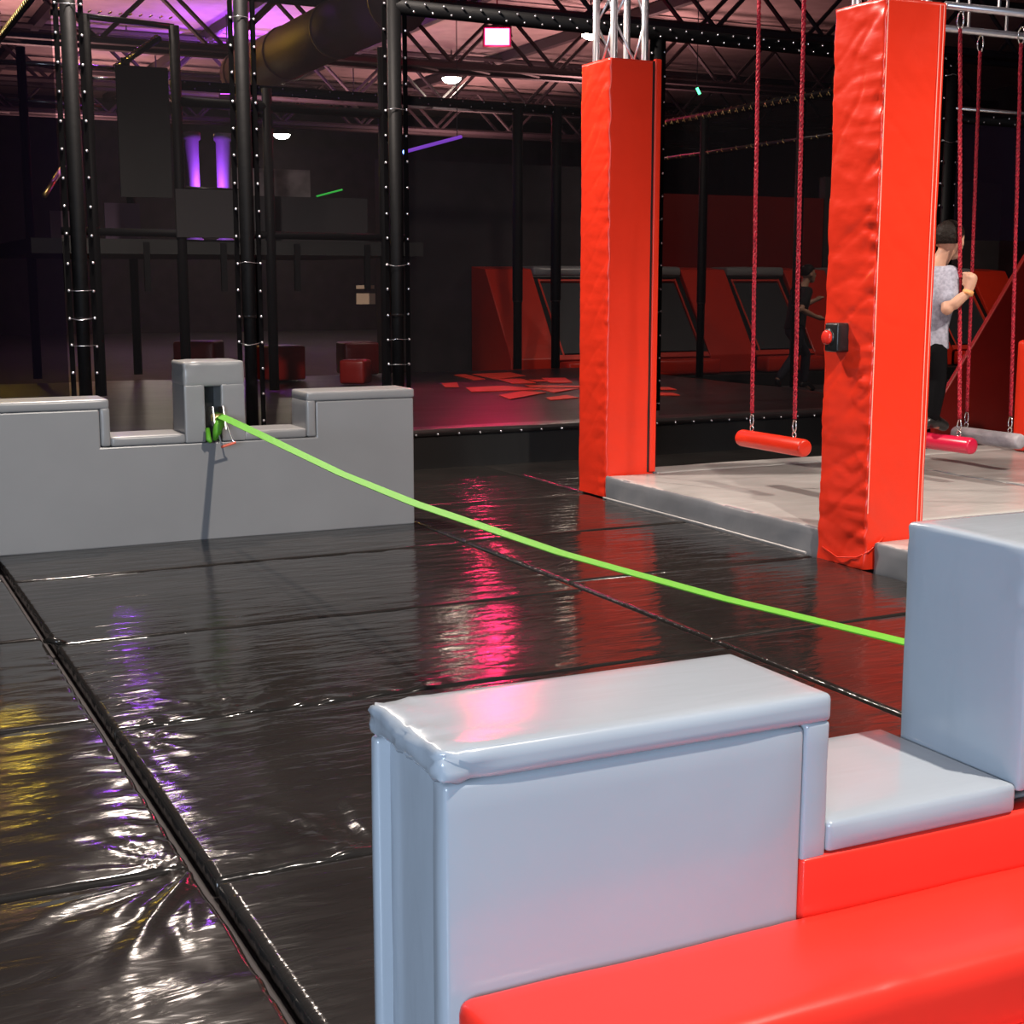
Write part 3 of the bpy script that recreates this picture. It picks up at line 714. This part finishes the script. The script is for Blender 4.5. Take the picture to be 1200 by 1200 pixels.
    for s_ in 'RL':
        a, c = L['an'+s_], L['to'+s_]; dd = c-a; dd.z = 0
        mb = MB(); limb(mb, [a-dd*.25-Z*.025, a+dd*.35-Z*.02, c], (.046, .048, .040)); remeshed('shoe', mb, M_DARK, t, vox)
    # hair cap: covers crown, back and sides down to the nape
    mb = MB(); c = hd + Z*.03 - hfw*.018; n_, m_ = 28, 16; vs = []; fs = []
    for j in range(m_+1):
        for k in range(n_):
            a = 2*math.pi*k/n_; q = math.cos(a)
            end = math.pi*(.64 if q < -.45 else .64-.12*min(1, (q+.45)/.4) if q < -.05 else .52-.14*min(1, (q+.05)/.6))
            th = end*j/m_; rr_ = 1+.03*fbm(k*.9, j*.9, 2)
            vs.append(c + (hfw*q*.110 + hs*math.sin(a)*.100)*math.sin(th)*rr_ + Z*.112*math.cos(th)*rr_)
    for j in range(m_):
        for k in range(n_): fs.append((j*n_+k, j*n_+(k+1) % n_, (j+1)*n_+(k+1) % n_, (j+1)*n_+k))
    mb.add(vs, fs); mb.build('hair', M_HAIR, t, smooth=True)
    for q in (-1, 1): MB().ball(hd+hs*q*.034+hfw*.086+Z*.006, .011, 8, 6).build('eye', M_DARK, t, smooth=True)
    MB().tube([hd+hfw*.090+hs*.024-Z*.062, hd+hfw*.096-Z*.062, hd+hfw*.090-hs*.024-Z*.062], .006, 6).build('mouth', mat('lips', (.42, .16, .12), .5), t, smooth=True)
    return t
J1 = dict(pelvis=(6.788, 7.526, 1.07), waist=(6.793, 7.524, 1.197), chest=(6.82, 7.51, 1.414), upper=(6.829, 7.506, 1.568), neck=(6.872, 7.485, 1.648), head=(6.924, 7.46, 1.767),
          shR=(6.872, 7.40, 1.535), elR=(6.781, 7.307, 1.321), wrR=(6.892, 7.242, 1.425), haR=(6.922, 7.24, 1.52), shL=(6.775, 7.639, 1.535), elL=(6.80, 7.788, 1.371), wrL=(6.84, 7.85, 1.465), haL=(6.858, 7.875, 1.55),
          hipR=(6.806, 7.462, 1.04), knR=(6.845, 7.445, .841), anR=(6.820, 7.455, .576), toR=(6.96, 7.48, .520), hipL=(6.783, 7.595, 1.04), knL=(6.872, 7.663, .827), anL=(6.79, 7.64, .591), toL=(6.93, 7.67, .525))
p1 = person('person in heather grey t-shirt gripping a rope, seen from behind', J1, M_SHIRT, M_PANTS, (6.8, 7.52, .48), (.829, .56, 0), (.93, .30, 0), fist=[('R', (6.893, 7.256, 1.53)), ('L', (6.862, 7.915, 1.55))])
MB((6.8, 7.52, .48)).tube([(6.888, 7.243, 1.412), (6.897, 7.241, 1.440)], .037, 14).build('wristband', mat('orange_band', (.8, .35, .12), .5), p1, smooth=True)
J2 = dict(pelvis=(12.35, 16.3, .86), waist=(12.38, 16.3, 1.02), chest=(12.42, 16.3, 1.24), upper=(12.47, 16.3, 1.40), neck=(12.51, 16.3, 1.48), head=(12.57, 16.3, 1.60),
          shR=(12.42, 16.12, 1.36), elR=(12.24, 16.02, 1.12), wrR=(12.48, 16.0, 1.02), haR=(12.57, 16.0, 1.00), shL=(12.48, 16.48, 1.36), elL=(12.66, 16.55, 1.16), wrL=(12.86, 16.5, 1.24), haL=(12.93, 16.5, 1.27),
          hipR=(12.34, 16.2, .82), knR=(12.28, 16.2, .46), anR=(12.02, 16.2, .16), toR=(12.05, 16.2, .03), hipL=(12.38, 16.4, .82), knL=(12.64, 16.4, .48), anL=(12.62, 16.4, .08), toL=(12.78, 16.4, -.01))
person('dim figure in dark clothes striding past the back trampolines', J2, mat('dark_shirt', (.012, .012, .014), .9), mat('dark_jeans', (.02, .022, .035), .85), (12.4, 16.3, -.05), (1, .1, 0), (1, -.2, 0), vox=.016)

# ------------------------------------------------------------------ two-level play frame behind the nets (upper left)
pf = thing('play_frame', 'dark two-level play frame with netted deck behind the left nets', 'play frame', (4.5, 15.5, .31))
fo = (4.5, 15.5, .31)
for (x, y, z1) in ((2.62, 15.0, 4.1), (3.50, 15.0, 4.06), (4.45, 15.0, 3.5), (5.75, 15.0, 4.0), (3.66, 18.3, 4.2), (5.0, 17.6, 3.6), (2.4, 18.0, 4.2)):
    MB(fo).tube([(x, y, .34), (x, y, z1)], .055, 10).build('upright', M_PAD, pf, smooth=True)
for a, b, r, m in (((2.3, 15.0, 4.10), (3.50, 15.0, 4.05), .03, M_TUBE), ((3.5, 15.0, 3.32), (5.8, 15.0, 3.30), .05, M_PAD), ((3.66, 16.4, 4.15), (3.66, 19.0, 4.15), .03, M_TUBE),
                   ((2.2, 18.9, 4.15), (3.66, 18.9, 4.15), .03, M_STEEL), ((2.2, 18.0, 3.6), (3.3, 18.0, 3.58), .025, M_STEEL), ((2.3, 15.0, 2.0), (6.0, 15.0, 1.98), .04, M_PAD),
                   ((3.5, 15.0, 2.46), (4.2, 15.0, 2.45), .015, M_TUBE), ((2.3, 16.0, 2.4), (2.9, 18.5, 2.9), .03, M_GOLD), ((2.6, 15.0, 3.5), (2.95, 15.0, 3.5), .015, M_STEEL), ((4.4, 15.0, 3.22), (4.1, 15.0, 3.28), .02, M_PAD)):
    MB(fo).tube([a, b], r, 8).build('rail', m, pf, smooth=True)
mb = MB(fo)
for i in range(16):
    y = 16.45+i*.16; mb.tube([(3.62, y, 4.18), (3.66, y+.05, 4.20), (3.70, y+.09, 4.15)], .012, 4)
for i in range(12): mb.tube([(2.35+i*.1, 14.96, 4.12), (2.38+i*.1, 14.97, 4.14)], .010, 4)
stuff(mb.build('rail_ties', M_GOLD, pf, smooth=True))
MB(fo).box(2.0, 6.2, 14.98, 18.5, 1.78, 1.93).build('deck', M_SKIRT, pf)
MB(fo).box(3.44, 4.12, 14.93, 14.97, 1.95, 2.44).build('guard_panel', mat('charcoal_panel', (.02, .018, .02), .8), pf, bev=.005)
MB(fo).box(2.90, 3.42, 14.98, 15.02, 2.35, 3.64).build('guard_panel', M_SKIRT, pf)
MB(fo).box(2.95, 3.33, 16.2, 16.24, 1.94, 2.35).build('guard_panel', mat('violet_panel', (.10, .06, .11), .7), pf)
MB(fo).box(2.52, 2.88, 17.2, 17.24, 1.94, 2.3).build('guard_panel', mat('tan_panel', (.28, .22, .18), .7), pf)
MB(fo).box(4.25, 5.7, 15.4, 15.44, 1.94, 2.42).build('guard_panel', mat('charcoal_panel', (.05, .045, .05), .7), pf)
MB(fo).box(4.3, 5.2, 15.9, 15.96, 2.42, 2.75).build('guard_panel', mat('plaster', (.16, .14, .14), .8, vary=.4, colscale=6), pf)
for i in range(5):
    MB(fo).box(2.3+i*.8, 2.36+i*.8, 14.95, 15.0, 1.4, 1.9).build('joist', M_PAD, pf)
# violet-lit round columns on the deck
M_VCOL = mat('pale_column', (.45, .40, .46), .5)
for x, lab in ((4.17, 'violet-lit pale column standing left on the upper deck'), (4.55, 'violet-lit pale column standing right on the upper deck')):
    o = MB().tube([(0, 0, 0), (0, 0, .06), (0, 0, .07), (0, 0, 1.2), (0, 0, 1.22), (0, 0, 1.3)], [.11, .11, .085, .085, .11, .11], 18).build('lit_column', M_VCOL, smooth=True)
    o.location = (x, 17.2, 1.94); tag(o, lab, 'column', 'violet-lit deck columns')
lamp('deck_violet_lamp', 'POINT', (4.33, 16.95, 2.62), 22, (.38, .08, 1), shadow_soft_size=.02)
# red soft blocks inside the court
for (x, y, s, lab) in ((4.2, 17.3, .5, 'dark red foam block seen dimly left of the grey tower'), (5.0, 16.6, .45, 'dim red foam block seen right of the grey tower'), (6.2, 17.2, .45, 'dim red foam block behind the right half of the grey wall'), (5.6, 15.6, .3, 'small dim red foam block on the stage behind the grey wall')):
    o = pad('foam_block', (-s/2, s/2, -s/2, s/2, 0, s*.9), M_REDD, None, .03, .005, res=.12); o.location = (x, y, .34); o.rotation_euler = (0, 0, x)
    tag(o, lab, 'foam block', 'red foam blocks in the court')
o = tag(MB().box(-.11, .11, -.01, .01, 0, .12).box(-.11, .10, -.01, .01, .17, .21).build('wall_notice', mat('tan_paper', (.5, .36, .25), .8)), 'small tan notice glimpsed through the net by a post', 'notice'); o.location = (5.59, 15.2, 1.25)

# ------------------------------------------------------------------ roof steel, duct, lamps
M_BAR = M_TRUSS
for i, y in enumerate((20.5, 26.0, 31.5, 37.0)):
    lab = ['nearest roof truss above the court', 'second dark roof truss above the hall', 'third dark roof truss, lit violet from behind', 'farthest dark roof truss near the end wall'][i]
    t = thing('roof_truss', lab, 'roof truss', (8, y, 5.5), 'dark steel roof trusses')
    for z, r in ((5.55, .07), (6.6, .06)):
        for yy in (-.35, .35): MB((8, y, 5.5)).tube([(-3, y+yy, z), (25, y+yy, z)], r, 6).build('chord', M_BAR, t)
    x = -3; k = 0
    while x < 24.5:
        for yy in (-.35, .35):
            MB((8, y, 5.5)).tube([(x, y+yy, 5.55 if k % 2 else 6.6), (x+1.1, y+yy, 6.6 if k % 2 else 5.55)], .04, 5).build('web_bar', M_BAR, t)
        MB((8, y, 5.5)).tube([(x, y-.35, 5.55), (x+1.1, y+.35, 5.55)], .03, 5).build('cross_bar', M_BAR, t)
        x += 1.1; k += 1
for x in (4.5, 8.0, 11.5, 15.0):
    lab = {4.5: 'roof purlin above the left play frame', 8.0: 'roof purlin beside the round duct', 11.5: 'roof purlin near the pink flood lamp', 15.0: 'roof purlin above the shorter red column'}[x]
    o = MB().box(-.08, .08, 0, 26, -.1, .1).build('roof_purlin', M_BAR); o.location = (x, 17, 6.68); tag(o, lab, 'purlin', 'roof purlins')
d = thing('air_duct', 'long round metal air duct running under the roof', 'duct', (7.1, 24, 5.1))
MB((7.1, 24, 5.1)).tube([(7.1, 17.8, 5.1), (7.1, 25.4, 5.1)], .40, 24).build('duct_tube', M_DUCT, d, smooth=True)
for i in range(4):
    MB((7.1, 24, 5.1)).tube([(7.1, 17.9+i*2.4, 5.1), (7.1, 17.96+i*2.4, 5.1)], .42, 24).build('duct_band', M_DUCT, d, smooth=True)
M_GLOW = mat('lamp_glow', (1, .95, .85), .5, emit=(1, .86, .68), estr=110)
def highbay(x, y, z, r, lab, e):
    t = thing('ceiling_lamp', lab, 'lamp', (x, y, z), 'round white hall lamps')
    sh_ = MB().tube([(0, 0, .02), (0, 0, .22), (0, 0, .4)], [r*1.1, r*.5, .08], 18).build('lamp_shade', M_TRUSS, t, smooth=True)
    MB().ball((0, 0, .02), r, 16, 10, (1, 1, .55)).build('diffuser', M_GLOW, sh_, smooth=True)
    MB().tube([(0, 0, .4), (0, 0, 6.8-z)], .015, 6).build('hanger', M_TRUSS, t)
    if e: lamp('ceiling_lamp_light', 'SPOT', (x, y, z-.06), e, WARM, (x, y, 0), spot_size=R(150), spot_blend=.5, shadow_soft_size=r)
highbay(13.75, 31.4, 6.15, .22, 'glowing round hall lamp between pink flood and cage post', 260)
highbay(12.9*.98, 42.04*.98, 5.7, .24, 'glowing round hall lamp seen through the net right of the tower post', 200)
highbay(12.92*.95, 35.78*.95, 5.58, .14, 'small far hall lamp seen beside a thin cage post', 0)
highbay(12.75, 22.96, 5.8, .16, 'glowing hall lamp half hidden behind the bare truss', 260)
highbay(7.75, 35.2, 3.95, .16, 'distant low oval lamp seen above the left play deck, upper of two', 0)
highbay(6.35, 31.5, 3.55, .16, 'distant low oval lamp seen above the left play deck, lower of two', 0)
def flood(name, loc, tgt, col, e, lab, size=.26, estr=30, spot=120):
    t = thing(name, lab, 'flood lamp', loc)
    q = (Vector(tgt)-Vector(loc)).to_track_quat('-Z', 'Y'); t.rotation_euler = q.to_euler()
    fh = pad('housing', (-size*.6, size*.6, -size*.42, size*.42, .01, .14), M_TRUSS, t, .02, 0, res=.2)
    MB().box(-size*.5, size*.5, -size*.32, size*.32, -.005, .008).build('lens', mat('lens_'+name, col, .4, emit=col, estr=estr), fh)
    up = q.inverted() @ Vector((0, 0, 6.8-loc[2])); MB().tube([(0, 0, .1), up], .012, 5).build('hanger', M_TRUSS, t)
    MB().tube([(-size*.62, 0, .05), (-size*.62, 0, .3), (size*.62, 0, .3), (size*.62, 0, .05)], .012, 5).build('bracket', M_TRUSS, t)
    if e: lamp(name+'_light', 'SPOT', Vector(loc)+(Vector(tgt)-Vector(loc)).normalized()*.06, e, col, tgt, spot_size=R(spot), spot_blend=.5, shadow_soft_size=size*.4)
flood('pink_flood_lamp', (10.51, 22.11, 5.5), (3.5, 7, .5), (1, .02, .16), 120, 'glowing pink-red flood lamp under the roof', .40, 95, 150)
lamp('pink_flood_spill', 'POINT', (10.45, 21.95, 5.25), 170, (1, .03, .10), shadow_soft_size=.1)
flood('magenta_flood_lamp', (7.13, 15.2, 5.3), (2, 3, .5), (1, .02, .14), 25, 'pink flood lamp mirrored on top of the foreground grey wall', .5, 75, 150)
flood('violet_flood_lamp', (9.2, 33.4, 5.6), (8.9, 33.0, 6.8), (.36, .05, 1), 2600, 'violet flood lamp washing the roof at upper left', .4, 40, 160)
flood('violet_roof_lamp', (7.9, 29.3, 5.2), (8.2, 30.0, 6.8), (.36, .05, 1), 700, 'violet flood lamp above the left play frame', .3, 30, 160)
flood('yellow_flood_lamp', (3.0, 27.7, 6.2), (.8, 5.0, 0), (1, .66, .06), 300, 'yellow flood lamp under the roof at the far left edge', .62, 120, 140)
flood('violet_wall_lamp', (4.15, 21.7, 6.0), (1.3, 4.5, 0), (.40, .08, 1), 200, 'violet flood lamp under the roof above the play frame', .26, 14, 140)
t = thing('light_tube', 'thin violet light tube with blue tip right of a cage post', 'light tube', (6.83, 17.0, 3.11))
MB().tube([(0, 0, 0), (.92, .4, .25)], .022, 8).build('tube', mat('violet_tube', (.3, .1, .6), .4, emit=(.30, .08, .9), estr=.8), t)
MB().ball((-.02, 0, -.01), .035, 10, 6).build('blue_tip', mat('blue_glow', (.1, .2, 1), .4, emit=(.12, .25, 1), estr=20), t, smooth=True)
MB().tube([(.85, .37, .24), (.85, .37, 3.69)], .006, 5).build('cord', M_TRUSS, t)
t = thing('green_light', 'tiny green light high between the red columns', 'light', (11.37, 17.4, 4.18))
MB().tube([(0, 0, 0), (.05, 0, -.08)], .02, 8).build('bulb', mat('green_glow', (.1, 1, .3), .4, emit=(.1, 1, .35), estr=6), t)
MB().tube([(0, 0, 0), (0, 0, 2.62)], .006, 5).build('cord', M_TRUSS, t)
o = tag(MB().tube([(0, 0, 0), (.30, 0, .08)], .010, 6).build('green_lit_rope', mat('green_rope_glow', (.05, .5, .08), .4, emit=(.05, .8, .1), estr=.5)), 'short green-lit rope behind the middle net', 'light'); o.location = (5.1, 15.38, 2.43)  # rope is no lamp; the green light on it is put in as glow
